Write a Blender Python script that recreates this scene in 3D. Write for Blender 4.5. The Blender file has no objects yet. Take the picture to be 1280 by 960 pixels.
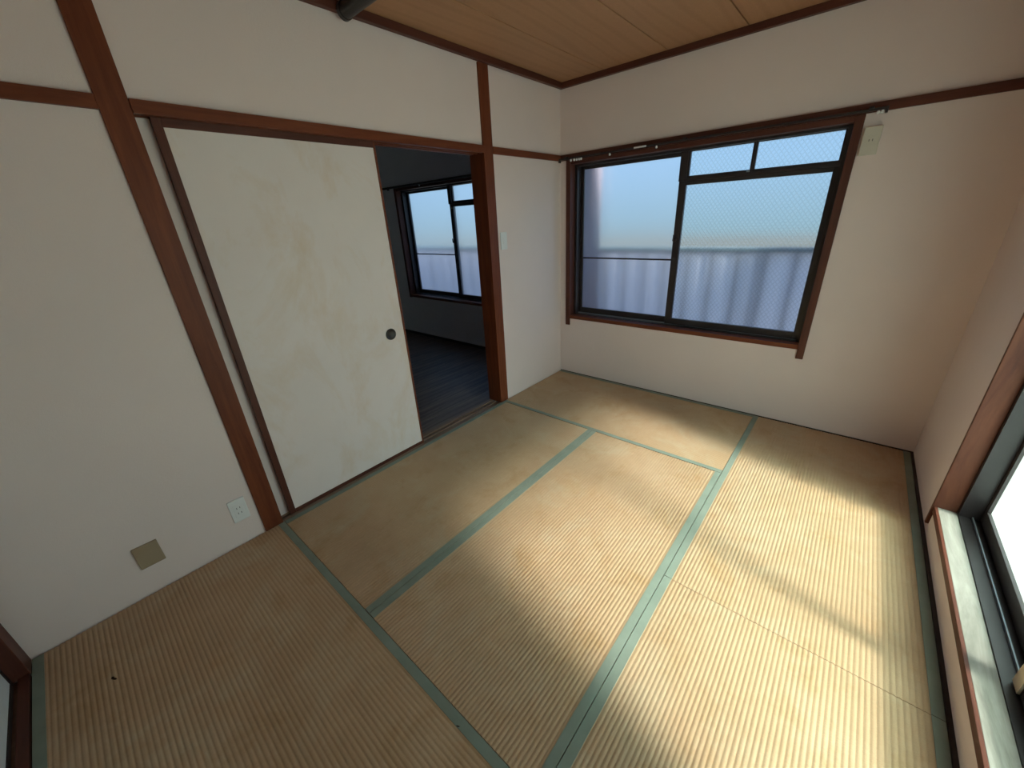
import bpy, bmesh, math, random
from mathutils import Vector, Matrix

random.seed(7)
S = bpy.context.scene
COL = S.collection

# ------------------------------------------------------------------ camera
CAM_POS = Vector((2.00941, 0.51318, 1.41308))
YAW, PITCH, ROLL, F_PX = -0.727203, -0.406159, -0.056207, 482.453
fw = Vector((math.sin(YAW) * math.cos(PITCH), math.cos(YAW) * math.cos(PITCH), math.sin(PITCH)))
r0 = Vector((math.cos(YAW), -math.sin(YAW), 0.0))
u0 = r0.cross(fw)
rt = r0 * math.cos(ROLL) + u0 * math.sin(ROLL)
up = rt.cross(fw)
cam_data = bpy.data.cameras.new('camera')
cam_data.sensor_fit = 'HORIZONTAL'
cam_data.sensor_width = 36.0
cam_data.lens = F_PX / 1280.0 * 36.0
cam_data.clip_start = 0.01
cam = bpy.data.objects.new('camera', cam_data)
COL.objects.link(cam)
cam.matrix_world = Matrix(((rt.x, up.x, -fw.x, CAM_POS.x), (rt.y, up.y, -fw.y, CAM_POS.y),
                           (rt.z, up.z, -fw.z, CAM_POS.z), (0, 0, 0, 1)))
S.camera = cam

# ------------------------------------------------------------------ sky, sun, exposure
SUN_EL = math.radians(42.0)
SUN_AZ = Vector((1.0, -0.26, 0.0)).normalized()          # horizontal direction towards the sun
w = bpy.data.worlds.new('sky')
S.world = w
w.use_nodes = True
wn, wl = w.node_tree.nodes, w.node_tree.links
wn.clear()
tcw = wn.new('ShaderNodeTexCoord')
sepw = wn.new('ShaderNodeSeparateXYZ')
wl.new(tcw.outputs['Generated'], sepw.inputs[0])
mrw = wn.new('ShaderNodeMapRange')
mrw.inputs['From Min'].default_value = -1.0
wl.new(sepw.outputs[2], mrw.inputs['Value'])
# clear blue sky by elevation: haze at the horizon, deeper blue above, the same all the way round
skyr = wn.new('ShaderNodeValToRGB')
els = skyr.color_ramp.elements
els.new(0.5)
els.new(0.5)
for e, (p_, c_) in zip(els, ((0.47, (0.30, 0.44, 0.50)), (0.545, (0.36, 0.565, 0.80)), (0.70, (0.31, 0.53, 0.88)), (1.0, (0.21, 0.42, 0.80)))):
    e.position = p_
    e.color = (*c_, 1.0)
wl.new(mrw.outputs[0], skyr.inputs[0])
bg = wn.new('ShaderNodeBackground')
bg.inputs['Strength'].default_value = 0.91
wo = wn.new('ShaderNodeOutputWorld')
wl.new(skyr.outputs[0], bg.inputs['Color'])
wl.new(bg.outputs[0], wo.inputs['Surface'])

sd = bpy.data.lights.new('sun_offscreen', 'SUN')
sd.energy = 20.0
sd.angle = math.radians(8.5)
sd.color = (0.96, 0.945, 0.84)
sun = bpy.data.objects.new('sun_offscreen', sd)
COL.objects.link(sun)
sun_dir = Vector((SUN_AZ.x * math.cos(SUN_EL), SUN_AZ.y * math.cos(SUN_EL), math.sin(SUN_EL)))
sun.rotation_euler = sun_dir.to_track_quat('Z', 'Y').to_euler()
sun.location = (6, 1, 6)

vs = S.view_settings
vs.view_transform = 'Standard'
vs.look = 'None'
vs.gamma = 1.0
vs.use_curve_mapping = False
vs.exposure = 0.46
S.cycles.use_denoising = True
S.cycles.max_bounces = 14
S.cycles.diffuse_bounces = 8
S.cycles.transmission_bounces = 12
S.cycles.transparent_max_bounces = 16
S.cycles.sample_clamp_indirect = 6.0
S.cycles.caustics_refractive = True
S.cycles.blur_glossy = 0.5

# ------------------------------------------------------------------ room measures (metres)
L = 3.52            # along y, wall with the small window at y = L
XR = 2.516          # right wall
HM = 2.288          # bottom of the ceiling moulding
HC = 2.325          # ceiling boards
RZ0, RZ1 = 1.810, 1.852   # wall rail / lintel

# ------------------------------------------------------------------ materials
MATS = {}


def new_mat(name):
    m = bpy.data.materials.new(name)
    m.use_nodes = True
    nt = m.node_tree
    nt.nodes.clear()
    out = nt.nodes.new('ShaderNodeOutputMaterial')
    MATS[name] = m
    return m, nt.nodes, nt.links, out


def ramp(n, stops):
    r = n.new('ShaderNodeValToRGB')
    e = r.color_ramp.elements
    while len(e) < len(stops):
        e.new(0.5)
    for i, (p, c) in enumerate(stops):
        e[i].position = p
        e[i].color = (c[0], c[1], c[2], 1.0)
    return r


def coords(n, l, scale=(1, 1, 1), loc=(0, 0, 0), rot=(0, 0, 0)):
    tc = n.new('ShaderNodeTexCoord')
    mp = n.new('ShaderNodeMapping')
    mp.inputs['Scale'].default_value = scale
    mp.inputs['Location'].default_value = loc
    mp.inputs['Rotation'].default_value = rot
    l.new(tc.outputs['Object'], mp.inputs['Vector'])
    return mp


def noise(n, l, mp, scale, detail=4.0, rough=0.55, dist=0.0):
    t = n.new('ShaderNodeTexNoise')
    t.inputs['Scale'].default_value = scale
    t.inputs['Detail'].default_value = detail
    t.inputs['Roughness'].default_value = rough
    t.inputs['Distortion'].default_value = dist
    l.new(mp.outputs[0], t.inputs['Vector'])
    return t


def mixc(n, l, fac, a, b, blend='MIX'):
    m = n.new('ShaderNodeMix')
    m.data_type = 'RGBA'
    m.blend_type = blend
    for s, v in ((m.inputs[0], fac), (m.inputs[6], a), (m.inputs[7], b)):
        if hasattr(v, 'is_linked'):
            l.new(v, s)
        elif isinstance(v, (int, float)):
            s.default_value = v
        else:
            s.default_value = (v[0], v[1], v[2], 1.0)
    return m.outputs[2]


def principled(n, l, out, color=None, rough=0.6, spec=0.5, metal=0.0, bump=None, bstr=0.2, bdist=0.001):
    b = n.new('ShaderNodeBsdfPrincipled')
    b.inputs['Roughness'].default_value = rough
    b.inputs['Metallic'].default_value = metal
    b.inputs['Specular IOR Level'].default_value = spec
    if color is not None:
        if hasattr(color, 'is_linked'):
            l.new(color, b.inputs['Base Color'])
        else:
            b.inputs['Base Color'].default_value = (color[0], color[1], color[2], 1.0)
    if bump is not None:
        bp = n.new('ShaderNodeBump')
        bp.inputs['Strength'].default_value = bstr
        bp.inputs['Distance'].default_value = bdist
        l.new(bump, bp.inputs['Height'])
        l.new(bp.outputs[0], b.inputs['Normal'])
    l.new(b.outputs[0], out.inputs['Surface'])
    return b


def mat_wallpaper(name, c):
    m, n, l, out = new_mat(name)
    mp = coords(n, l)
    big = noise(n, l, mp, 1.7, 3)
    cr = ramp(n, [(0.3, [v * 0.95 for v in c]), (0.7, c)])
    l.new(big.outputs[0], cr.inputs[0])
    fine = noise(n, l, mp, 420, 3, 0.7)
    mid = noise(n, l, mp, 130, 2, 0.6)
    sp = mixc(n, l, 0.10, cr.outputs[0], fine.outputs[1], 'OVERLAY')
    ad = n.new('ShaderNodeMath')
    l.new(fine.outputs[0], ad.inputs[0])
    l.new(mid.outputs[0], ad.inputs[1])
    principled(n, l, out, sp, 0.85, 0.2, bump=ad.outputs[0], bstr=0.35, bdist=0.0015)
    return m


def mat_plain(name, c, rough=0.5, spec=0.5, metal=0.0, var=0.08):
    m, n, l, out = new_mat(name)
    mp = coords(n, l)
    t = noise(n, l, mp, 9, 4)
    cr = ramp(n, [(0.3, [v * (1 - var) for v in c]), (0.7, [min(1, v * (1 + var)) for v in c])])
    l.new(t.outputs[0], cr.inputs[0])
    principled(n, l, out, cr.outputs[0], rough, spec, metal)
    return m


def mat_wood(name, c0, c1, axis, rough=0.5, fine=28.0, stretch=14.0, knots=False):
    m, n, l, out = new_mat(name)
    sc = [1.0, 1.0, 1.0]
    sc[axis] = 1.0 / stretch
    mp = coords(n, l, sc)
    a = noise(n, l, mp, fine, 6, 0.65, 0.6)
    b = noise(n, l, mp, fine * 6, 3, 0.6)
    big = noise(n, l, coords(n, l), 1.6, 2)
    cr = ramp(n, [(0.32, c0), (0.68, c1)])
    l.new(a.outputs[0], cr.inputs[0])
    c = mixc(n, l, 0.18, cr.outputs[0], b.outputs[0], 'OVERLAY')
    c = mixc(n, l, 0.25, c, big.outputs[0], 'OVERLAY')
    principled(n, l, out, c, rough, 0.28, bump=a.outputs[0], bstr=0.25, bdist=0.0006)
    return m


def mat_ceiling_board():
    m, n, l, out = new_mat('ceiling_board')
    # flat-sawn figure: distorted rings stretched along y, shifted per board
    oi = n.new('ShaderNodeObjectInfo')
    tc = n.new('ShaderNodeTexCoord')
    mp = n.new('ShaderNodeMapping')
    mp.inputs['Scale'].default_value = (1.0, 0.22, 1.0)
    l.new(tc.outputs['Object'], mp.inputs['Vector'])
    cmb = n.new('ShaderNodeCombineXYZ')
    mul = n.new('ShaderNodeMath')
    mul.operation = 'MULTIPLY'
    mul.inputs[1].default_value = 7.0
    l.new(oi.outputs['Random'], mul.inputs[0])
    l.new(mul.outputs[0], cmb.inputs[1])
    l.new(cmb.outputs[0], mp.inputs['Location'])
    wv = n.new('ShaderNodeTexWave')
    wv.wave_type = 'BANDS'
    wv.bands_direction = 'X'
    wv.inputs['Scale'].default_value = 3.2
    wv.inputs['Distortion'].default_value = 9.0
    wv.inputs['Detail'].default_value = 2.0
    wv.inputs['Detail Scale'].default_value = 0.7
    l.new(mp.outputs[0], wv.inputs['Vector'])
    cr = ramp(n, [(0.0, (0.42, 0.222, 0.118)), (0.6, (0.43, 0.230, 0.124)), (1.0, (0.395, 0.206, 0.107))])
    l.new(wv.outputs[0], cr.inputs[0])
    f = noise(n, l, mp, 160, 3)
    c = mixc(n, l, 0.12, cr.outputs[0], f.outputs[0], 'OVERLAY')
    principled(n, l, out, c, 0.55, 0.3)
    return m


def mat_tatami():
    m, n, l, out = new_mat('tatami_rush')
    oi = n.new('ShaderNodeObjectInfo')
    tc = n.new('ShaderNodeTexCoord')
    sep = n.new('ShaderNodeSeparateXYZ')
    l.new(tc.outputs['Object'], sep.inputs[0])
    # local frame of every mat: x along its length, y across; ribs run along x
    mp = coords(n, l)
    big = noise(n, l, mp, 2.2, 5, 0.62)
    cr = ramp(n, [(0.30, (0.42, 0.272, 0.158)), (0.55, (0.47, 0.315, 0.192)), (0.80, (0.52, 0.365, 0.235))])
    l.new(big.outputs[0], cr.inputs[0])
    # rush stalks running across the mat, fine
    mp2 = coords(n, l, (1.0, 0.02, 1.0))
    st = noise(n, l, mp2, 900, 2, 0.6)
    c = mixc(n, l, 0.22, cr.outputs[0], st.outputs[0], 'OVERLAY')
    # brown wear blotches, different on every mat
    mp3 = n.new('ShaderNodeMapping')
    mp3.inputs['Scale'].default_value = (1, 1, 1)
    l.new(tc.outputs['Object'], mp3.inputs['Vector'])
    cmb = n.new('ShaderNodeCombineXYZ')
    mu = n.new('ShaderNodeMath')
    mu.operation = 'MULTIPLY'
    mu.inputs[1].default_value = 30.0
    l.new(oi.outputs['Random'], mu.inputs[0])
    l.new(mu.outputs[0], cmb.inputs[2])
    l.new(cmb.outputs[0], mp3.inputs['Location'])
    bl = noise(n, l, mp3, 5.0, 6, 0.7, 0.4)
    br = ramp(n, [(0.53, (0, 0, 0)), (0.70, (0.55, 0.55, 0.55))])
    l.new(bl.outputs[0], br.inputs[0])
    c = mixc(n, l, br.outputs[0], c, (0.36, 0.205, 0.085))
    fd = noise(n, l, mp3, 2.6, 6, 0.72, 0.6)
    fdr = ramp(n, [(0.50, (0, 0, 0)), (0.72, (0.5, 0.5, 0.5))])
    l.new(fd.outputs[0], fdr.inputs[0])
    c = mixc(n, l, fdr.outputs[0], c, (0.50, 0.42, 0.30))          # bleached, scuffed patches
    principled(n, l, out, c, 0.55, 0.35, bump=st.outputs[0], bstr=0.3, bdist=0.0008)
    return m


def mat_fusuma():
    m, n, l, out = new_mat('fusuma_paper')
    mp = coords(n, l)
    big = noise(n, l, mp, 2.0, 4, 0.6)
    cr = ramp(n, [(0.3, (0.80, 0.73, 0.715)), (0.7, (0.85, 0.785, 0.775))])
    l.new(big.outputs[0], cr.inputs[0])
    st = noise(n, l, coords(n, l, (1, 1, 0.6), (3.1, 1.7, 0.3)), 3.2, 6, 0.7, 0.5)
    sr = ramp(n, [(0.48, (0, 0, 0)), (0.72, (0.42, 0.42, 0.42))])
    l.new(st.outputs[0], sr.inputs[0])
    c = mixc(n, l, sr.outputs[0], cr.outputs[0], (0.66, 0.47, 0.27))
    f = noise(n, l, mp, 300, 3)
    c = mixc(n, l, 0.06, c, f.outputs[0], 'OVERLAY')
    principled(n, l, out, c, 0.75, 0.25, bump=f.outputs[0], bstr=0.15, bdist=0.0006)
    return m


def mat_glass(name, tint, t_clear, t_soft, rough, pattern, milk=(0.9, 0.95, 1.0), soft=None):
    """Patterned (frosted) window glass: part of the light goes straight through, part is blurred, a little is milky."""
    m, n, l, out = new_mat(name)
    tr = n.new('ShaderNodeBsdfTransparent')
    tr.inputs[0].default_value = (*tint, 1)
    rf = n.new('ShaderNodeBsdfRefraction')
    rf.inputs['Color'].default_value = (*(soft or tint), 1)
    rf.inputs['Roughness'].default_value = rough
    rf.inputs['IOR'].default_value = 1.25
    tl = n.new('ShaderNodeBsdfTranslucent')
    tl.inputs[0].default_value = (*milk, 1)
    gl = n.new('ShaderNodeBsdfGlossy')
    gl.inputs['Roughness'].default_value = 0.25
    m1 = n.new('ShaderNodeMixShader')
    m1.inputs[0].default_value = t_soft / max(1e-6, (1 - t_clear))
    l.new(tl.outputs[0], m1.inputs[1])
    l.new(rf.outputs[0], m1.inputs[2])
    m2 = n.new('ShaderNodeMixShader')
    m2.inputs[0].default_value = t_clear
    l.new(m1.outputs[0], m2.inputs[1])
    l.new(tr.outputs[0], m2.inputs[2])
    m3 = n.new('ShaderNodeMixShader')
    m3.inputs[0].default_value = 0.03
    l.new(m2.outputs[0], m3.inputs[1])
    l.new(gl.outputs[0], m3.inputs[2])
    if pattern:
        mp = coords(n, l, rot=(0, math.radians(38), 0))
        vo = n.new('ShaderNodeTexWave')
        vo.wave_type = 'BANDS'
        vo.bands_direction = 'X'
        vo.inputs['Scale'].default_value = pattern
        vo.inputs['Distortion'].default_value = 0.3
        l.new(mp.outputs[0], vo.inputs['Vector'])
        mpb = coords(n, l, rot=(0, math.radians(-38), 0))
        vb = n.new('ShaderNodeTexWave')
        vb.wave_type = 'BANDS'
        vb.bands_direction = 'X'
        vb.inputs['Scale'].default_value = pattern
        vb.inputs['Distortion'].default_value = 0.3
        l.new(mpb.outputs[0], vb.inputs['Vector'])
        mx = n.new('ShaderNodeMath')
        mx.operation = 'MAXIMUM'
        l.new(vo.outputs[1], mx.inputs[0])
        l.new(vb.outputs[1], mx.inputs[1])
        bp = n.new('ShaderNodeBump')
        bp.inputs['Strength'].default_value = 0.35
        bp.inputs['Distance'].default_value = 0.003
        l.new(mx.outputs[0], bp.inputs['Height'])
        l.new(bp.outputs[0], rf.inputs['Normal'])
        l.new(bp.outputs[0], gl.inputs['Normal'])
        pr = ramp(n, [(0.72, soft or tint), (0.97, [v * 0.93 for v in (soft or tint)])])
        l.new(mx.outputs[0], pr.inputs[0])
        l.new(pr.outputs[0], rf.inputs['Color'])
    l.new(m3.outputs[0], out.inputs['Surface'])
    return m


RIB = 0.0148
mat_wallpaper('wallpaper', (0.835, 0.728, 0.71))
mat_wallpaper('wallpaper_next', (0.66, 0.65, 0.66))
W_RED = ((0.115, 0.027, 0.011), (0.20, 0.054, 0.021))
W_DARK = ((0.070, 0.022, 0.015), (0.125, 0.040, 0.025))
for i, a in enumerate('xyz'):
    mat_wood('red_wood_' + a, *W_RED, i)
    mat_wood('dark_wood_' + a, *W_DARK, i)
    mat_wood('black_wood_' + a, (0.025, 0.018, 0.018), (0.05, 0.035, 0.03), i)
mat_wood('weathered_wood_z', (0.085, 0.026, 0.017), (0.20, 0.072, 0.040), 2, rough=0.6, fine=9, stretch=5)
mat_wood('worn_sill', (0.17, 0.155, 0.135), (0.36, 0.34, 0.31), 1, rough=0.7, fine=18, stretch=8)
mat_wood('next_floor', (0.06, 0.045, 0.037), (0.21, 0.155, 0.125), 1, rough=0.5, fine=14, stretch=14)
mat_wood('groove_wood', (0.16, 0.10, 0.07), (0.27, 0.18, 0.13), 1, rough=0.5)
mat_ceiling_board()
mat_tatami()
mat_fusuma()
mat_plain('tatami_straw', (0.34, 0.24, 0.12), 0.9, 0.1)
mat_plain('border_cloth', (0.215, 0.252, 0.214), 0.8, 0.2, var=0.1)
mat_plain('bronze_alu', (0.030, 0.024, 0.026), 0.38, 0.5)
mat_plain('steel_track', (0.33, 0.38, 0.43), 0.35, 0.5, 0.6)
mat_plain('beige_strip', (0.60, 0.50, 0.36), 0.6, 0.3)
mat_plain('white_plastic', (0.80, 0.82, 0.83), 0.4, 0.5, var=0.02)
mat_plain('cream_plastic', (0.66, 0.635, 0.555), 0.45, 0.5, var=0.03)
mat_plain('beige_plastic', (0.37, 0.285, 0.195), 0.5, 0.5, var=0.04)
mat_plain('slot_black', (0.10, 0.10, 0.11), 0.6, 0.3)
mat_plain('pull_black', (0.025, 0.023, 0.022), 0.45, 0.5)
mat_plain('pole_black', (0.018, 0.016, 0.018), 0.4, 0.5)


def mat_sheet():
    m, n, l, out = new_mat('fence_sheet')        # milky plastic sheet that lets the daylight glow through
    a = n.new('ShaderNodeBsdfDiffuse')
    a.inputs[0].default_value = (0.80, 0.78, 0.86, 1)
    b = n.new('ShaderNodeBsdfTranslucent')
    b.inputs[0].default_value = (0.95, 0.88, 0.95, 1)
    x_ = n.new('ShaderNodeMixShader')
    x_.inputs[0].default_value = 0.6
    l.new(a.outputs[0], x_.inputs[1])
    l.new(b.outputs[0], x_.inputs[2])
    l.new(x_.outputs[0], out.inputs['Surface'])


mat_sheet()
mat_plain('fence_cap', (0.20, 0.27, 0.31), 0.5, 0.4)
mat_plain('partition_board', (0.24, 0.19, 0.22), 0.7, 0.3)
mat_plain('concrete', (0.34, 0.34, 0.33), 0.9, 0.2, var=0.15)
mat_plain('bare_ground', (0.07, 0.07, 0.068), 1.0, 0.0, var=0.3)
mat_plain('debris', (0.03, 0.014, 0.008), 0.8, 0.2)
mat_plain('closet_panel', (0.64, 0.68, 0.70), 0.75, 0.2, var=0.03)
mat_glass('frosted_glass', (0.95, 0.98, 1.0), 0.12, 0.82, 0.30, 0)
mat_glass('diamond_glass', (0.94, 0.985, 1.0), 0.12, 0.82, 0.20, 15)
mat_glass('teal_glass', (0.97, 0.985, 0.975), 0.45, 0.27, 0.35, 0, milk=(0.80, 0.92, 0.88), soft=(0.60, 0.80, 0.76))

# ------------------------------------------------------------------ builders


def tag(o, label=None, cat=None, group=None, kind=None):
    if label:
        o['label'] = label
    if cat:
        o['category'] = cat
    if group:
        o['group'] = group
    if kind:
        o['kind'] = kind
    return o


class MB:
    """collects shapes in world coordinates, builds one mesh object"""

    def __init__(self):
        self.bm = bmesh.new()

    def box(self, x0, x1, y0, y1, z0, z1, bev=0.0):
        x0, x1 = sorted((x0, x1))
        y0, y1 = sorted((y0, y1))
        z0, z1 = sorted((z0, z1))
        b = bmesh.new()
        bmesh.ops.create_cube(b, size=1.0)
        for v in b.verts:
            v.co = Vector(((x0 + x1) / 2 + v.co.x * (x1 - x0), (y0 + y1) / 2 + v.co.y * (y1 - y0),
                           (z0 + z1) / 2 + v.co.z * (z1 - z0)))
        if bev > 0:
            bev = min(bev, 0.45 * min(x1 - x0, y1 - y0, z1 - z0))
            bmesh.ops.bevel(b, geom=b.edges[:], offset=bev, segments=2, profile=0.6, affect='EDGES')
        self.merge(b)
        return self

    def cyl(self, p0, p1, r, seg=24, bev=0.0, r2=None):
        p0, p1 = Vector(p0), Vector(p1)
        d = p1 - p0
        b = bmesh.new()
        bmesh.ops.create_cone(b, cap_ends=True, segments=seg, radius1=r, radius2=r if r2 is None else r2, depth=d.length)
        if bev > 0:
            ed = [e for e in b.edges if abs(abs(e.verts[0].co.z) - d.length / 2) < 1e-6 and
                  abs(e.verts[0].co.z - e.verts[1].co.z) < 1e-6]
            bmesh.ops.bevel(b, geom=ed, offset=bev, segments=3, affect='EDGES')
        q = Vector((0, 0, 1)).rotation_difference(d.normalized()).to_matrix().to_4x4()
        bmesh.ops.transform(b, matrix=Matrix.Translation((p0 + p1) / 2) @ q, verts=b.verts[:])
        self.merge(b)
        return self

    def lathe(self, c, axis, prof, seg=28):
        """prof: list of (radius, height) along the axis from c"""
        a = Vector(axis).normalized()
        q = Vector((0, 0, 1)).rotation_difference(a).to_matrix()
        b = bmesh.new()
        rings = []
        for r, h in prof:
            rings.append([b.verts.new(Vector(c) + q @ Vector((r * math.cos(2 * math.pi * k / seg), r * math.sin(2 * math.pi * k / seg), h)))
                          for k in range(seg)])
        for i in range(len(rings) - 1):
            for k in range(seg):
                b.faces.new((rings[i][k], rings[i][(k + 1) % seg], rings[i + 1][(k + 1) % seg], rings[i + 1][k]))
        b.faces.new(rings[0][::-1])
        b.faces.new(rings[-1])
        self.merge(b)
        return self

    def merge(self, b):
        bmesh.ops.recalc_face_normals(b, faces=b.faces[:])
        me = bpy.data.meshes.new('tmp')
        b.to_mesh(me)
        self.bm.from_mesh(me)
        bpy.data.meshes.remove(me)
        b.free()

    def build(self, name, mat, parent=None, smooth=False, origin=None):
        me = bpy.data.meshes.new(name)
        xs = [v.co for v in self.bm.verts]
        lo = Vector((min(c.x for c in xs), min(c.y for c in xs), min(c.z for c in xs)))
        hi = Vector((max(c.x for c in xs), max(c.y for c in xs), max(c.z for c in xs)))
        org = Vector(origin) if origin is not None else Vector(((lo.x + hi.x) / 2, (lo.y + hi.y) / 2, lo.z))
        for v in self.bm.verts:
            v.co -= org
        self.bm.to_mesh(me)
        self.bm.free()
        me.materials.append(MATS[mat])
        if smooth:
            for p in me.polygons:
                p.use_smooth = True
        o = bpy.data.objects.new(name, me)
        COL.objects.link(o)
        place(o, org, parent)
        return o


WORLD = {}


def place(o, org, parent):
    """org in world space; parents are never rotated or scaled"""
    org = Vector(org)
    WORLD[o.name] = org.copy()
    if parent is None:
        o.location = org
    else:
        o.parent = parent
        o.location = org - WORLD[parent.name]


def empty(name, loc):
    o = bpy.data.objects.new(name, None)
    o.empty_display_size = 0.05
    COL.objects.link(o)
    place(o, loc, None)
    return o


def bx(name, mat, parent, *dims, bev=0.0015):
    return MB().box(*dims, bev=bev).build(name, mat, parent)


# ------------------------------------------------------------------ room shell
tag(bx('floor', 'concrete', None, -0.06, XR + 0.01, -0.16, L + 0.01, -0.20, -0.061, bev=0), 'plain subfloor under the tatami mats', 'floor', kind='structure')

# wall with the sliding fusuma door (left)
m = MB()
m.box(-0.12, -0.006, -0.30, 0.81, -0.2, 2.40)
m.box(-0.12, -0.006, 0.81, 2.70, 1.85, 2.40)
m.box(-0.12, -0.058, 0.81, 0.968, 0.0, 1.85)
m.box(-0.12, -0.006, 2.70, L + 0.14, -0.2, 2.40)
tag(m.build('wall_left', 'wallpaper', None), 'off-white papered wall around the sliding door opening', 'wall', kind='structure')

# wall with the small window (back)
WX0, WX1 = 0.098, 1.838     # clear opening between casings
m = MB()
m.box(-0.006, WX0 - 0.02, L, L + 0.14, -0.2, 2.40)
m.box(WX1 + 0.02, XR + 0.14, L, L + 0.14, -0.2, 2.40)
m.box(WX0 - 0.02, WX1 + 0.02, L, L + 0.14, -0.2, 0.545)
m.box(WX0 - 0.02, WX1 + 0.02, L, L + 0.14, 1.815, 2.40)
tag(m.build('wall_back', 'wallpaper', None), 'off-white papered wall around the sliding window with diamond-patterned glass', 'wall', kind='structure')

# wall with the low window (right)
CY0, CY1 = 0.985, 2.725
CZ0 = 0.118
m = MB()
m.box(XR, XR + 0.14, CY1 + 0.02, L, -0.2, 2.40)
m.box(XR, XR + 0.14, -0.30, CY0 - 0.02, -0.2, 2.40)
m.box(XR, XR + 0.14, CY0 - 0.02, CY1 + 0.02, -0.2, CZ0 - 0.012)
m.box(XR, XR + 0.14, CY0 - 0.02, CY1 + 0.02, 1.815, 2.40)
tag(m.build('wall_right', 'wallpaper', None), 'off-white papered wall around the low greenish glass window', 'wall', kind='structure')

# closet side (front)
m = MB()
m.box(-0.006, XR, -0.30, -0.16, -0.2, 2.40)
m.box(-0.006, XR, -0.16, -0.004, RZ1 - 0.002, 2.40)
tag(m.build('wall_front', 'wallpaper', None), 'off-white papered wall above and behind the closet doors', 'wall', kind='structure')

# ceiling: boards laid across, each board its own piece
ceil = tag(empty('ceiling', (XR / 2, L / 2, HC)), 'brown wooden board ceiling with thin joints', 'ceiling', kind='structure')
joints = [-0.004, 0.372, 0.818, 1.264, 1.710, 2.156, XR + 0.004]
for i in range(len(joints) - 1):
    bx('ceiling_board', 'ceiling_board', ceil, joints[i] + 0.0032, joints[i + 1] - 0.0032, -0.003, L + 0.003, HC, HC + 0.012, bev=0.001)
bx('backing', 'black_wood_y', ceil, 0, XR, 0, L, HC + 0.0125, HC + 0.075, bev=0)

# ceiling moulding
k = 0
for dims, ax in (((0.0, 0.030, 0.03, L - 0.03), 'y'), ((0.0, XR, L - 0.030, L), 'x'), ((XR - 0.030, XR, 0.03, L - 0.03), 'y'), ((0.0, XR, 0.0, 0.030), 'x')):
    k += 1
    side = ['left', 'back', 'right', 'front'][k - 1]
    where = ['above the sliding door wall', 'above the diamond-glass window wall', 'above the greenish window wall', 'above the closet doors'][k - 1]
    tag(bx('trim_%d' % k, 'dark_wood_' + ax, None, dims[0], dims[1], dims[2], dims[3], HM, HC, bev=0.003),
        'dark red-brown ceiling moulding ' + where, 'moulding', kind='structure')

# posts in the left wall
tag(bx('trim_5', 'red_wood_z', None, -0.055, 0.006, 0.806, 0.890, 0.0, HM, bev=0.002),
    'wide red-brown wooden post beside the closed edge of the sliding door', 'post', kind='structure')
tag(bx('trim_6', 'red_wood_z', None, -0.016, 0.006, 2.618, 2.706, 0.0, HM, bev=0.002),
    'red-brown wooden post at the open doorway, light switch beside it', 'post', kind='structure')
tag(bx('trim_18', 'red_wood_z', None, -0.13, -0.0162, 2.619, 2.700, 0.0, 1.85, bev=0.001),
    'wooden door jamb behind the doorway post, facing the opening', 'door jamb', kind='structure')
# corner post towards the closet
tag(bx('trim_7', 'dark_wood_z', None, 0.0, 0.078, -0.05, 0.002, 0.0, HM, bev=0.002),
    'dark wooden corner post beside the closet doors', 'post', kind='structure')
# lintel with grooves over the opening
m = MB()
m.box(-0.022, 0.012, 0.890, 2.618, RZ0, RZ1, bev=0.0015)
m.box(-0.062, -0.052, 0.890, 2.618, RZ0, RZ1)
m.box(-0.125, -0.092, 0.890, 2.618, RZ0, RZ1)
m.box(-0.125, -0.0, 0.890, 2.618, RZ0 + 0.018, RZ1)
tag(m.build('trim_8', 'red_wood_y', None), 'red-brown grooved wooden lintel over the sliding door', 'lintel', kind='structure')
tag(bx('trim_9', 'red_wood_y', None, -0.006, 0.010, 0.03, 0.806, RZ0, RZ1, bev=0.0015),
    'red-brown wall rail between the closet corner and wide post', 'rail', kind='structure')
tag(bx('trim_10', 'red_wood_y', None, -0.006, 0.010, 2.706, L - 0.016, RZ0, RZ1, bev=0.0015),
    'short red-brown wall rail between doorway post and window corner', 'rail', kind='structure')
tag(bx('trim_11', 'dark_wood_x', None, 0.0, XR - 0.016, L - 0.016, L, RZ0, RZ1, bev=0.0015),
    'dark brown wall rail running above the diamond-glass window', 'rail', kind='structure')
tag(bx('trim_12', 'dark_wood_y', None, XR - 0.016, XR, 0.0, L, RZ0, RZ1, bev=0.0015),
    'dark brown wall rail running above the greenish window', 'rail', kind='structure')
tag(bx('trim_13', 'red_wood_x', None, 0.078, XR - 0.016, -0.06, 0.010, RZ0, RZ1, bev=0.0015),
    'red-brown lintel over the closet doors', 'lintel', kind='structure')
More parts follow.
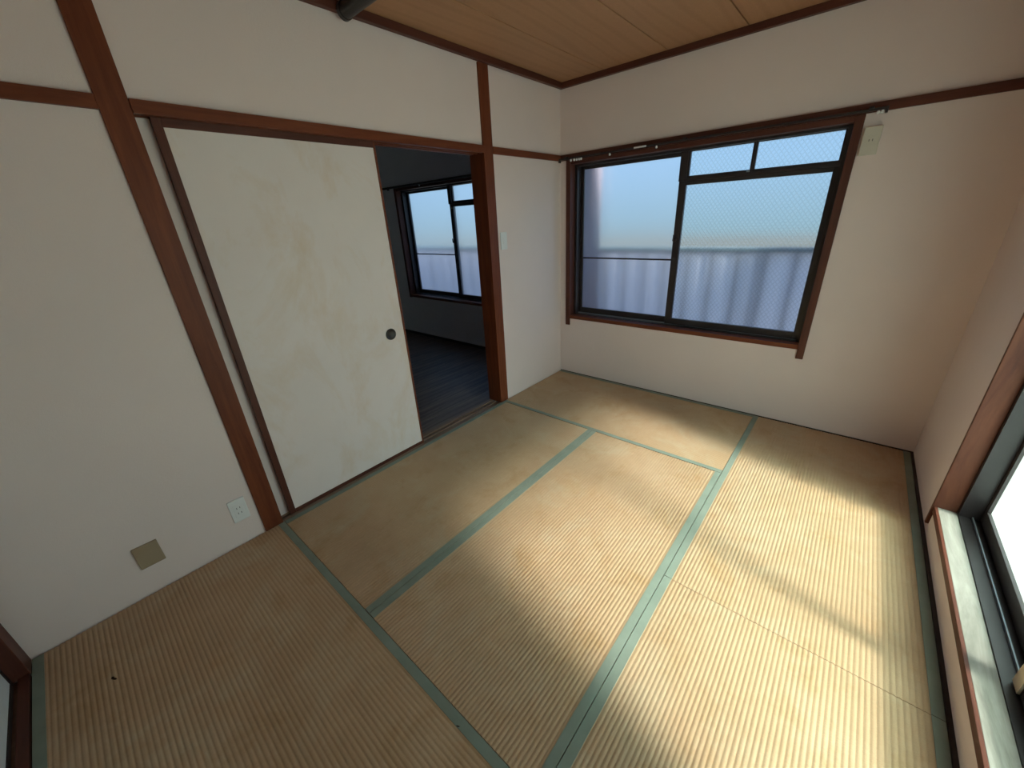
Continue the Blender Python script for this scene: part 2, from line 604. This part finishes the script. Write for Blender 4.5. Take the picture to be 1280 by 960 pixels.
# door sill with two grooves
m = MB()
m.box(-0.125, -0.0005, 0.890, 2.618, -0.06, -0.012)
for a, b in ((-0.022, -0.0005), (-0.062, -0.052), (-0.125, -0.092)):
    m.box(a, b, 0.890, 2.618, -0.012, 0.0)
tag(m.build('trim_14', 'groove_wood', None), 'worn grooved wooden threshold of the sliding door', 'threshold', kind='structure')
tag(bx('trim_15', 'dark_wood_x', None, 0.078, XR, -0.028, -0.001, -0.06, 0.008, bev=0.0015),
    'dark wooden threshold strip in front of closet doors', 'threshold', kind='structure')
tag(bx('gap_strip_back', 'black_wood_x', None, 0.0, XR, L - 0.006, L, -0.055, 0.004, bev=0.0005),  # no real board: coloured dark to stand for the gap beside the mats
    'thin dark strip standing in for the dark gap between tatami and window wall', 'baseboard', kind='structure')
tag(bx('gap_strip_right', 'black_wood_y', None, XR - 0.012, XR, 0.0, L - 0.006, -0.055, 0.003, bev=0.0005),  # dark colour stands for the open gap along this wall
    'thin dark strip standing in for the dark gap between tatami and greenish window wall', 'baseboard', kind='structure')

# ------------------------------------------------------------------ sliding doors (fusuma)
d1 = tag(empty('door_1', (-0.036, 1.387, 0.0)), 'white paper sliding door, brown frame, round black pull, faint orange stains', 'sliding door', kind='structure')
FX0, FX1, FY0, FY1, FZ0, FZ1 = -0.048, -0.026, 0.938, 1.838, 0.0, 1.814
bx('paper_panel', 'fusuma_paper', d1, FX0 + 0.003, FX1 - 0.003, FY0 + 0.01, FY1 - 0.006, 0.012, FZ1 - 0.01, bev=0)
tag(bx('frame_stile', 'dark_wood_z', d1, FX0, FX1, FY0, FY0 + 0.030, -0.010, FZ1, bev=0.002), 'dark red-brown edge stile')
tag(bx('frame_stile', 'red_wood_z', d1, FX0, FX1, FY1 - 0.012, FY1, -0.010, FZ1, bev=0.002), 'thin orange-brown edge stile')
bx('top_rail', 'dark_wood_y', d1, FX0, FX1, FY0 + 0.030, FY1 - 0.012, 1.782, FZ1, bev=0.001)
bx('bottom_rail', 'dark_wood_y', d1, FX0, FX1, FY0 + 0.030, FY1 - 0.012, -0.010, 0.018, bev=0.001)
pl = MB().lathe((-0.0285, 1.734, 0.808), (1, 0, 0), [(0.033, 0.0), (0.0345, 0.002), (0.0335, 0.0042), (0.030, 0.0046), (0.027, 0.0030), (0.025, 0.0008), (0.001, 0.0004)]).build('door_pull', 'pull_black', d1, smooth=True)
tag(pl, 'round black recessed pull')

for i, (a, b) in enumerate(((0.080, 1.320), (1.280, XR - 0.002))):
    y0 = -0.052 - 0.036 * i
    dd = tag(empty('door_%d' % (i + 2), ((a + b) / 2, y0, 0.0)),
             ['white closet sliding door beside the dark corner post', 'white closet sliding door beside the greenish window wall'][i], 'closet door', kind='structure')
    bx('panel', 'closet_panel', dd, a + 0.012, b - 0.012, y0 - 0.008, y0 + 0.010, 0.012, 1.815, bev=0)
    bx('frame_stile', 'black_wood_z', dd, a, a + 0.014, y0 - 0.012, y0 + 0.013, -0.002, 1.825)
    bx('frame_stile', 'black_wood_z', dd, b - 0.014, b, y0 - 0.012, y0 + 0.013, -0.002, 1.825)
    bx('bottom_rail', 'black_wood_x', dd, a + 0.014, b - 0.014, y0 - 0.012, y0 + 0.013, -0.002, 0.018)
    bx('top_rail', 'black_wood_x', dd, a + 0.014, b - 0.014, y0 - 0.012, y0 + 0.013, 1.80, 1.825)
    px = a + 0.09 if i == 0 else b - 0.09
    MB().lathe((px, y0 + 0.010, 0.81), (0, 1, 0), [(0.033, 0), (0.0345, 0.003), (0.031, 0.0045), (0.026, 0.001), (0.001, 0.0008)]).build('door_pull', 'pull_black', dd, smooth=True)
tag(bx('trim_16', 'groove_wood', None, 0.078, XR, -0.16, -0.029, -0.06, -0.003, bev=0.001), 'grooved wooden closet threshold under the closet doors', 'threshold', kind='structure')

# ------------------------------------------------------------------ tatami mats
GAP = 0.0012


def tatami(x0, x1, y0, y1, along, label):
    t = tag(empty('tatami_mat', ((x0 + x1) / 2, (y0 + y1) / 2, -0.055)), label, 'tatami mat', 'tatami mats covering the floor')
    x0 += GAP
    x1 -= GAP
    y0 += GAP
    y1 -= GAP
    Lm, Wm = ((x1 - x0), (y1 - y0)) if along == 'x' else ((y1 - y0), (x1 - x0))
    cx, cy = (x0 + x1) / 2, (y0 + y1) / 2
    rot = 0.0 if along == 'x' else math.pi / 2
    bw = 0.030                                    # visible border width
    # ribbed woven surface: local x along the mat, local y across
    hw = Wm / 2
    n = int(round(Wm / RIB))
    sub = 6
    vs_, fs = [], []
    cnt = n * sub
    for i in range(cnt + 1):
        yy = -hw + Wm * i / cnt
        h = -0.0022 * (0.5 - 0.5 * math.cos(2 * math.pi * yy / RIB)) ** 3
        for xx in (-Lm / 2, Lm / 2):
            vs_.append((xx, yy, h - 0.0012))
    for i in range(cnt):
        a = 2 * i
        fs.append((a, a + 1, a + 3, a + 2))
    base = len(vs_)
    for xx in (-Lm / 2, Lm / 2):
        for yy in (-hw, hw):
            vs_.append((xx, yy, -0.055))
    b00, b01, b10, b11 = base, base + 1, base + 2, base + 3
    dup0 = len(vs_)
    vs_ += vs_[:base]                              # own vertices for the sides keep the top shading flat
    top_l = [dup0 + 2 * i for i in range(cnt + 1)]
    top_r = [dup0 + 2 * i + 1 for i in range(cnt + 1)]
    fs.append(tuple([b01, b00] + top_l))
    fs.append(tuple([b10, b11] + top_r[::-1]))
    fs.append((b00, b10, top_r[0], top_l[0]))
    fs.append((b11, b01, top_l[-1], top_r[-1]))
    fs.append((b00, b01, b11, b10))
    me = bpy.data.meshes.new('woven_surface')
    me.from_pydata(vs_, [], fs)
    me.materials.append(MATS['tatami_rush'])
    for p in me.polygons[:cnt]:
        p.use_smooth = True
    o = bpy.data.objects.new('woven_surface', me)
    COL.objects.link(o)
    o.rotation_euler.z = rot
    place(o, (cx, cy, 0.0), t)
    for s in (-1, 1):
        mb = MB()
        if along == 'x':
            e = y1 if s > 0 else y0
            mb.box(x0, x1, e, e - s * bw, -0.03, 0.0004, bev=0.0004)
        else:
            e = x1 if s > 0 else x0
            mb.box(e, e - s * bw, y0, y1, -0.03, 0.0004, bev=0.0004)
        mb.build('cloth_border', 'border_cloth', t)
    return t


X1, X2, XG = 0.842, 1.681, XR - 0.013
Y1, Y2, Y3, YG = 0.895, 1.776, 2.652, L - 0.007
tatami(0.002, X2, 0.002, Y1, 'x', 'shaded tatami mat lying against the closet doors')
tatami(0.002, X1, Y1, Y3, 'y', 'tatami mat lying along the sliding door threshold')
tatami(X1, X2, Y1, Y3, 'y', 'middle tatami mat enclosed by the other five mats')
tatami(0.002, X2, Y3, YG, 'x', 'tatami mat lying across beneath the diamond-glass window')
tatami(X2, XG, Y2, YG, 'y', 'sunlit tatami mat by the greenish window, ending at the diamond-glass window wall')
tatami(X2, XG, 0.002, Y2, 'y', 'stained tatami mat by the greenish window, ending at the closet doors')

# ------------------------------------------------------------------ windows


def window(num, mp, cw, z_sill, z_head, label, grain, ranma, midbar, glassL, glassR, red=True, horn=0.055, reveal=0.062, bar_mat=None, casing_w=0.040, rail_h=0.045, sill_mat=None):
    """mp(u, d, z) -> world; u runs left to right seen from inside, d outwards"""
    c = mp(cw / 2, 0, z_sill)
    root = tag(empty('window_%d' % num, c), label, 'window', kind='structure')
    hz = grain
    W1, WZ = ('red_wood_' if red else 'black_wood_') + hz, ('dark_wood_z' if red else 'black_wood_z')

    def part(name, mat, u0_, u1_, d0, d1, z0, z1, bev=0.001, parent=None):
        a, b = mp(u0_, d0, z0), mp(u1_, d1, z1)
        return MB().box(a[0], b[0], a[1], b[1], a[2], b[2], bev=bev).build(name, mat, parent or root)
    # wooden casing with horns and sill
    part('side_casing', 'weathered_wood_z' if sill_mat else WZ, -casing_w, 0, -0.012, reveal, z_sill - 0.035 - horn, RZ0 - 0.001, 0.002)
    part('side_casing', 'weathered_wood_z' if sill_mat else WZ, cw, cw + casing_w, -0.012, reveal, z_sill - 0.035 - horn, RZ0 - 0.001, 0.002)
    part('sill', 'red_wood_' + hz if red and not sill_mat else WZ[:-1] + hz, 0, cw, -0.006, 0.004 if sill_mat else reveal, z_sill - 0.030, z_sill, 0.0015)
    if sill_mat:
        part('sill_board', sill_mat, 0, cw, 0.004, reveal, z_sill - 0.030, z_sill, 0.001)
    part('head_board', WZ[:-1] + hz, 0, cw, -0.006, reveal, z_head, RZ0 - 0.001, 0.0015)
    # outer metal frame
    fo = 0.022
    D0, D1 = reveal, 0.150
    part('metal_jamb', 'bronze_alu', -0.010, fo, D0, D1, z_sill - 0.012, z_head + 0.012, 0.001)
    part('metal_jamb', 'bronze_alu', cw - fo, cw + 0.010, D0, D1, z_sill - 0.012, z_head + 0.012, 0.001)
    part('metal_head', 'bronze_alu', fo, cw - fo, D0, D1, z_head - 0.014, z_head + 0.012, 0.001)
    part('metal_track', 'bronze_alu', fo, cw - fo, D0, D1, z_sill - 0.012, z_sill + 0.004, 0.001)
    dF, dB = reveal + 0.040, reveal + 0.074      # centre planes of inner and outer sash
    th = 0.013
    for dd_ in (dF, dB):
        part('track_rib', 'steel_track', fo, cw - fo, dd_ - 0.002, dd_ + 0.002, z_sill + 0.004, z_sill + 0.014, 0)
    zb = z_sill + 0.010
    zt = z_head - 0.010
    st = 0.026
    mid = cw / 2 + 0.010

    def sash(u0_, u1_, d, z0, z1, glass, bars=(), meet=None, wide=0.026, nb=rail_h):
        s = part('sash', 'bronze_alu', u0_, u0_ + (wide if meet == 'L' else st), d - th, d + th, z0, z1, 0.0015)
        c0 = WORLD[s.name]
        ul, ur = u0_ + (wide if meet == 'L' else st), u1_ - (wide if meet == 'R' else st)
        tag(part('stile', 'bronze_alu', ur, u1_, d - th, d + th, z0, z1, 0.0015, s))
        part('rail', 'bronze_alu', ul, ur, d - th, d + th, z0, z0 + nb, 0.0015, s)
        part('rail', 'bronze_alu', ul, ur, d - th, d + th, z1 - 0.026, z1, 0.0015, s)
        edges = [z0 + nb]
        for zc in bars:
            part('glazing_bar', 'bronze_alu', ul, ur, d - 0.007, d + 0.007, zc - 0.006, zc + 0.006, 0.001, s)
            edges += [zc - 0.006, zc + 0.006]
        edges.append(z1 - 0.026)
        for i in range(0, len(edges), 2):
            part('pane', glass, ul - 0.004, ur + 0.004, d - 0.002, d + 0.002, edges[i] - 0.004, edges[i + 1] + 0.004, 0, s)
        return s
    # outer (left) sash, inner (right) sash
    sash(fo, mid - 0.020, dB, zb, zt, glassL, bars=midbar, meet='R')
    tR = zt - (0.185 if ranma else 0.0)
    sr = sash(mid - 0.046, cw - fo, dF, zb, tR, glassR, meet='L', wide=0.050)
    if ranma:
        part('transom', 'bronze_alu', mid - 0.046, cw - fo, D0 + 0.012, dF + th, tR, tR + 0.014, 0.0)
        um = mid + 0.385
        part('transom_post', 'bronze_alu', mid - 0.046, mid + 0.002, D0 + 0.012, dF + th, tR + 0.014, zt + 0.004, 0.001)
        for q, (a, b) in enumerate(((mid + 0.002, um + 0.012), (um + 0.013, cw - fo))):
            g = part('vent_sash', 'bronze_alu', a, b, dF - 0.012 + 0.0, dF + 0.010, tR + 0.0145, tR + 0.030, 0.001)
            part('rail', 'bronze_alu', a, b, dF - 0.012, dF + 0.010, zt - 0.008, zt + 0.003, 0.001, g)
            part('stile', 'bronze_alu', a, a + 0.012, dF - 0.012, dF + 0.010, tR + 0.030, zt - 0.008, 0.001, g)
            part('stile', 'bronze_alu', b - 0.012, b, dF - 0.012, dF + 0.010, tR + 0.030, zt - 0.008, 0.001, g)
            part('pane', glassR, a + 0.008, b - 0.008, dF - 0.002, dF + 0.002, tR + 0.026, zt - 0.004, 0, g)
        tab = part('vent_latch', 'steel_track', um - 0.012, um + 0.006, D0 + 0.006, D0 + 0.014, tR + 0.016, tR + 0.026, 0.001)
    # crescent lock on the meeting stile
    zl = z_sill + (z_head - z_sill) * 0.525
    cc = mp(mid - 0.034, dF - th, zl)
    inn = Vector(mp(0, -1, 0)) - Vector(mp(0, 0, 0))
    lk = MB()
    lk.lathe(cc, inn, [(0.014, 0.0), (0.015, 0.006), (0.013, 0.012), (0.002, 0.013)], 20)
    a, b = mp(mid - 0.044, dF - th - 0.010, zl - 0.004), mp(mid - 0.034, dF - th - 0.018, zl + 0.036)
    lk.box(a[0], b[0], a[1], b[1], a[2], b[2], bev=0.003)
    lk.build('crescent_lock', 'bronze_alu', sr, smooth=False)
    if bar_mat:
        part('edge_strip', bar_mat, mid - 0.048, mid - 0.002, dF - th - 0.006, dF - th, zb, tR, 0.001, sr)
    return root


window(1, lambda u, d, z: (WX0 + u, L + d, z), WX1 - WX0, 0.560, 1.780,
       'sliding window with diamond-patterned glass and two small upper vents', 'x', True, (1.054,), 'frosted_glass', 'diamond_glass')
window(2, lambda u, d, z: (XR + d, CY1 - u, z), CY1 - CY0, 0.140, 1.790,
       'low sliding window with greenish frosted glass and a worn whitish sill', 'y', False, (), 'teal_glass', 'teal_glass',
       horn=0.062, casing_w=0.016, rail_h=0.058, bar_mat='beige_strip', sill_mat='worn_sill')

# ------------------------------------------------------------------ room beyond the doorway
NX0, NX1, NY0, NY1 = -3.35, -0.12, 0.10, 3.575
fl = tag(empty('floor_beyond', ((NX0 + NX1) / 2, (NY0 + NY1) / 2, -0.05)), 'dark brown plank floor seen through the doorway', 'floor', kind='structure')
bx('underlay', 'slot_black', fl, NX0, NX1, NY0, NY1, -0.08, -0.021, bev=0)
pw = 0.150
i = 0
x = NX1
while x > NX0 + 0.01:
    xa = max(NX0, x - pw)
    ys = [NY0] + sorted(NY0 + (0.35 + 0.62 * (i * 0.37 % 1)) + 1.2 * j for j in range(3)) + [NY1]
    ys = [v for v in ys if v <= NY1]
    for j in range(len(ys) - 1):
        if ys[j + 1] - ys[j] > 0.02:
            bx('plank', 'next_floor', fl, xa + 0.0008, x - 0.0008, ys[j] + 0.0006, ys[j + 1] - 0.0006, -0.020, -0.0002 * ((i * 7 + j * 3) % 4), bev=0.0012)
    x -= pw
    i += 1
W3X = -2.405
m = MB()
m.box(NX0, W3X - 0.02, NY1, NY1 + 0.14, -0.1, 2.40)
m.box(W3X + 1.76, NX1, NY1, NY1 + 0.14, -0.1, 2.40)
m.box(W3X - 0.02, W3X + 1.76, NY1, NY1 + 0.14, -0.1, 0.530)
m.box(W3X - 0.02, W3X + 1.76, NY1, NY1 + 0.14, 1.815, 2.40)
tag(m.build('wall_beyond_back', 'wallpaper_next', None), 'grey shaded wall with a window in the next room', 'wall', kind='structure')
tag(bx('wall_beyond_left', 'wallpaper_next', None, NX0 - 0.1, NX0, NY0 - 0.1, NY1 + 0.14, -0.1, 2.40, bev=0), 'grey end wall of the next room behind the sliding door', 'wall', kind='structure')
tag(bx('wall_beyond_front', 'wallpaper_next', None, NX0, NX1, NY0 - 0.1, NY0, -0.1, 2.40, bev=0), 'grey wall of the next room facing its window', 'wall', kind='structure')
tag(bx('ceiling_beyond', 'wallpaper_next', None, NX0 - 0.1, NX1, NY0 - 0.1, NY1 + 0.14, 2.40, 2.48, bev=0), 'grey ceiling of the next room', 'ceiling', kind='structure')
tag(bx('baseboard_beyond', 'black_wood_x', None, NX0, NX1, NY1 - 0.008, NY1, 0.0, 0.035, bev=0.001), 'dark baseboard under the window of the next room', 'baseboard', kind='structure')
tag(bx('trim_17', 'black_wood_x', None, NX0, NX1, NY1 - 0.014, NY1, RZ0, RZ0 + 0.022, bev=0.001), 'thin dark rail above the window of the next room', 'rail', kind='structure')
window(3, lambda u, d, z: (W3X + u, NY1 + d, z), 1.74, 0.545, 1.780,
       'dark-framed frosted window in the next room seen through the doorway', 'x', True, (1.048,), 'frosted_glass', 'frosted_glass', horn=0.0)

# ------------------------------------------------------------------ curtain rails
def curtain_rail(x0, x1, y, z, rollers, label, plate=None):
    t = tag(empty('curtain_rail', ((x0 + x1) / 2, y, z)), label, 'curtain rail')
    mb = MB()
    mb.box(x0, x1, y - 0.010, y + 0.010, z, z + 0.012, bev=0.002)
    mb.build('track', 'bronze_alu', t)
    for x in (x0 + 0.06, (x0 + x1) / 2, x1 - 0.06):
        MB().box(x - 0.010, x + 0.010, y - 0.012, y + 0.0175, z + 0.008, z + 0.020, bev=0.002).build('bracket', 'bronze_alu', t)
    for xe in (x0, x1):
        MB().box(xe - 0.006, xe + 0.006, y - 0.012, y + 0.012, z - 0.016, z + 0.014, bev=0.003).build('end_cap', 'bronze_alu', t)
    for x in rollers:
        MB().lathe((x, y - 0.004, z - 0.009), (0, 0, 1), [(0.003, -0.008), (0.0075, -0.005), (0.0075, 0.004), (0.004, 0.009)], 12).build('roller', 'white_plastic', t, smooth=True)
    if plate:
        MB().box(plate[0], plate[1], y - 0.012, y - 0.0100, z + 0.001, z + 0.012, bev=0.0008).build('paper_label', 'white_plastic', t)
    return t


curtain_rail(0.012, 1.955, L - 0.034, 1.812, [0.120, 0.150, 0.172, 0.195, 0.212, 0.452, 0.800, 1.925, 1.940],
             'dark metal curtain rail with white rollers along the diamond-glass window', (0.640, 0.730))
curtain_rail(-2.52, -0.60, NY1 - 0.034, 1.808, [-1.9, -0.9], 'dark curtain rail along the window of the next room')

# ------------------------------------------------------------------ ceiling pole
pole = tag(empty('ceiling_pole', (XR / 2, 1.750, HM - 0.03)), 'black round pole running across just beneath the ceiling', 'pole')
PZ = 2.288
MB().cyl((0.060, 1.750, PZ), (XR - 0.060, 1.750, PZ), 0.031, 28).build('tube', 'pole_black', pole, smooth=False)
for x0, x1 in ((0.0305, 0.062), (XR - 0.062, XR - 0.0305)):
    MB().cyl((x0, 1.750, PZ), (x1, 1.750, PZ), 0.0345, 28, bev=0.006).build('end_cap', 'pole_black', pole, smooth=False)

# ------------------------------------------------------------------ plates on the walls
def wall_box_x(name, cy, cz, w_, h_, th, mat, label, cat):
    t = tag(empty(name, (-0.006, cy, cz - h_ / 2)), label, cat)
    MB().box(-0.006, -0.006 + th, cy - w_ / 2, cy + w_ / 2, cz - h_ / 2, cz + h_ / 2, bev=0.003).build('cover_plate', mat, t)
    return t


t = wall_box_x('wall_outlet', 0.737, 0.186, 0.070, 0.120, 0.009, 'white_plastic', 'white double power outlet low on wall beside the wide wooden post', 'outlet')
MB().box(0.003, 0.0045, 0.737 - 0.020, 0.737 + 0.020, 0.186 - 0.033, 0.186 + 0.033, bev=0.001).build('socket_insert', 'white_plastic', t)
for zc in (0.186 + 0.014, 0.186 - 0.014):
    for s in (-1, 1):
        MB().box(0.0046, 0.0050, 0.737 + s * 0.0065 - 0.0012, 0.737 + s * 0.0065 + 0.0012, zc - 0.0045, zc + 0.0045).build('slot', 'slot_black', t)
t = wall_box_x('blank_plate', 0.400, 0.184, 0.082, 0.108, 0.010, 'beige_plastic', 'beige blank cover plate low on the wall near the closet corner', 'cover plate')
for s in (-1, 1):
    MB().cyl((0.004, 0.400, 0.184 + s * 0.042), (0.0048, 0.400, 0.184 + s * 0.042), 0.003, 12).build('screw', 'beige_plastic', t)
t = wall_box_x('light_switch', 2.771, 1.260, 0.070, 0.120, 0.008, 'white_plastic', 'small white light switch on wall beside the doorway post', 'light switch')
MB().box(0.002, 0.0045, 2.771 - 0.011, 2.771 + 0.011, 1.260 - 0.022, 1.260 + 0.022, bev=0.001).build('rocker', 'white_plastic', t)

acx, acz = 1.924, 1.682
t = tag(empty('wall_outlet', (acx, L, acz - 0.065)), 'cream outlet box high on wall beside the diamond-glass window', 'outlet')
MB().box(acx - 0.036, acx + 0.036, L - 0.022, L, acz - 0.064, acz + 0.064, bev=0.003).build('cover_plate', 'cream_plastic', t)
MB().box(acx - 0.020, acx + 0.020, L - 0.0235, L - 0.0221, acz - 0.022, acz + 0.022, bev=0.0008).build('socket_insert', 'cream_plastic', t)
for s in (-1, 1):
    MB().box(acx + s * 0.007 - 0.0015, acx + s * 0.007 + 0.0015, L - 0.0240, L - 0.0236, acz - 0.002, acz + 0.008).build('slot', 'slot_black', t)

# ------------------------------------------------------------------ flakes of dirt on the mats
def flake(x, y, s, label):
    b = bmesh.new()
    pts = [(-1.0, -0.25), (-0.3, -0.42), (0.35, -0.1), (0.9, 0.35), (1.0, 0.62), (0.55, 0.55), (0.1, 0.25), (-0.6, 0.18)]
    bot = [b.verts.new((x + px * s, y + py * s, 0.0)) for px, py in pts]
    top = [b.verts.new((x + px * s * 0.8, y + py * s * 0.8, 0.0016 + 0.0008 * math.sin(3 * px))) for px, py in pts]
    b.faces.new(bot[::-1])
    b.faces.new(top)
    for k_ in range(len(pts)):
        b.faces.new((bot[k_], bot[(k_ + 1) % len(pts)], top[(k_ + 1) % len(pts)], top[k_]))
    mb = MB()
    mb.merge(b)
    return tag(mb.build('dirt_flake', 'debris', None), label, 'dirt')


flake(0.343, 0.194, 0.0135, 'small curled dark flake lying on the shaded tatami near the closet')

flake(1.395, 0.867, 0.006, 'tiny dark speck on the cloth border of the shaded tatami mat')

# ------------------------------------------------------------------ outside
FY = 4.28
fence = tag(empty('balcony_fence', (-0.4, FY, -0.2)), 'pale lavender ribbed fence outside the windows', 'fence')


def corrugated(x0, x1, y, z0, z1, pitch, dep):
    b = bmesh.new()
    pr = []
    xx = x0
    while xx < x1:
        pr += [(xx, 0), (xx + pitch * 0.66, 0), (xx + pitch * 0.76, dep), (xx + pitch * 0.90, dep)]
        xx += pitch
    pr = [p for p in pr if p[0] <= x1]
    lo, hi = [], []
    for px, py in pr:
        lo.append(b.verts.new((px, y + py, z0)))
        hi.append(b.verts.new((px, y + py, z1)))
    for k_ in range(len(pr) - 1):
        b.faces.new((lo[k_], lo[k_ + 1], hi[k_ + 1], hi[k_]))
    mb = MB()
    mb.merge(b)
    return mb


for j in range(7):
    xa = -5.6 + j * 1.40
    corrugated(xa, xa + 1.401, FY, -0.02, 1.055, 0.2, 0.007).build('ribbed_sheet', 'fence_sheet', fence)
    MB().box(xa - 0.025, xa + 0.025, FY + 0.062, FY + 0.10, -0.20, 1.06, bev=0.003).build('fence_post', 'fence_cap', fence)
bal = None
for j in range(48):
    xb = -5.55 + 0.2 * j
    if bal is None:
        bal = MB().box(xb - 0.019, xb + 0.019, FY + 0.016, FY + 0.044, -0.05, 1.056, bev=0.002).build('baluster', 'fence_cap', fence)
        x_first = bal.location.x
    else:
        cpy = bal.copy()
        COL.objects.link(cpy)
        cpy.parent = fence
        cpy.location.x = x_first + 0.2 * j
MB().box(-5.6, 4.2, FY - 0.006, FY + 0.060, 1.056, 1.090, bev=0.006).build('top_rail', 'fence_cap', fence)

tag(bx('balcony_partition', 'partition_board', None, -0.030, 0.010, L + 0.20, 4.20, -0.05, 2.30, bev=0.004),
    'mauve board outside between the two windows', 'partition')
tag(bx('balcony_partition', 'partition_board', None, 2.68, 2.72, L + 0.20, 4.20, -0.05, 2.30, bev=0.004),  # out of view, added to block the sun from the fence
    'unseen mauve board added at the house corner to shade the fence', 'partition')
tag(bx('balcony_floor', 'concrete', None, -5.6, 4.2, 3.72, 4.40, -0.30, -0.20, bev=0), 'grey concrete ledge outside the windows', 'ledge', kind='structure')
tag(bx('ground', 'bare_ground', None, -40, 40, -40, 40, -1.2, -1.0, bev=0), 'bare ground outside the house', 'ground', kind='structure')
tag(bx('roof', 'concrete', None, NX0 - 0.3, 3.54, -0.5, 3.90, 2.48, 2.60, bev=0), 'flat roof slab over both rooms, unseen eaves drawn out to shade mats and fence', 'roof', kind='structure')  # reach of the unseen eaves is set to shade the mats and fence
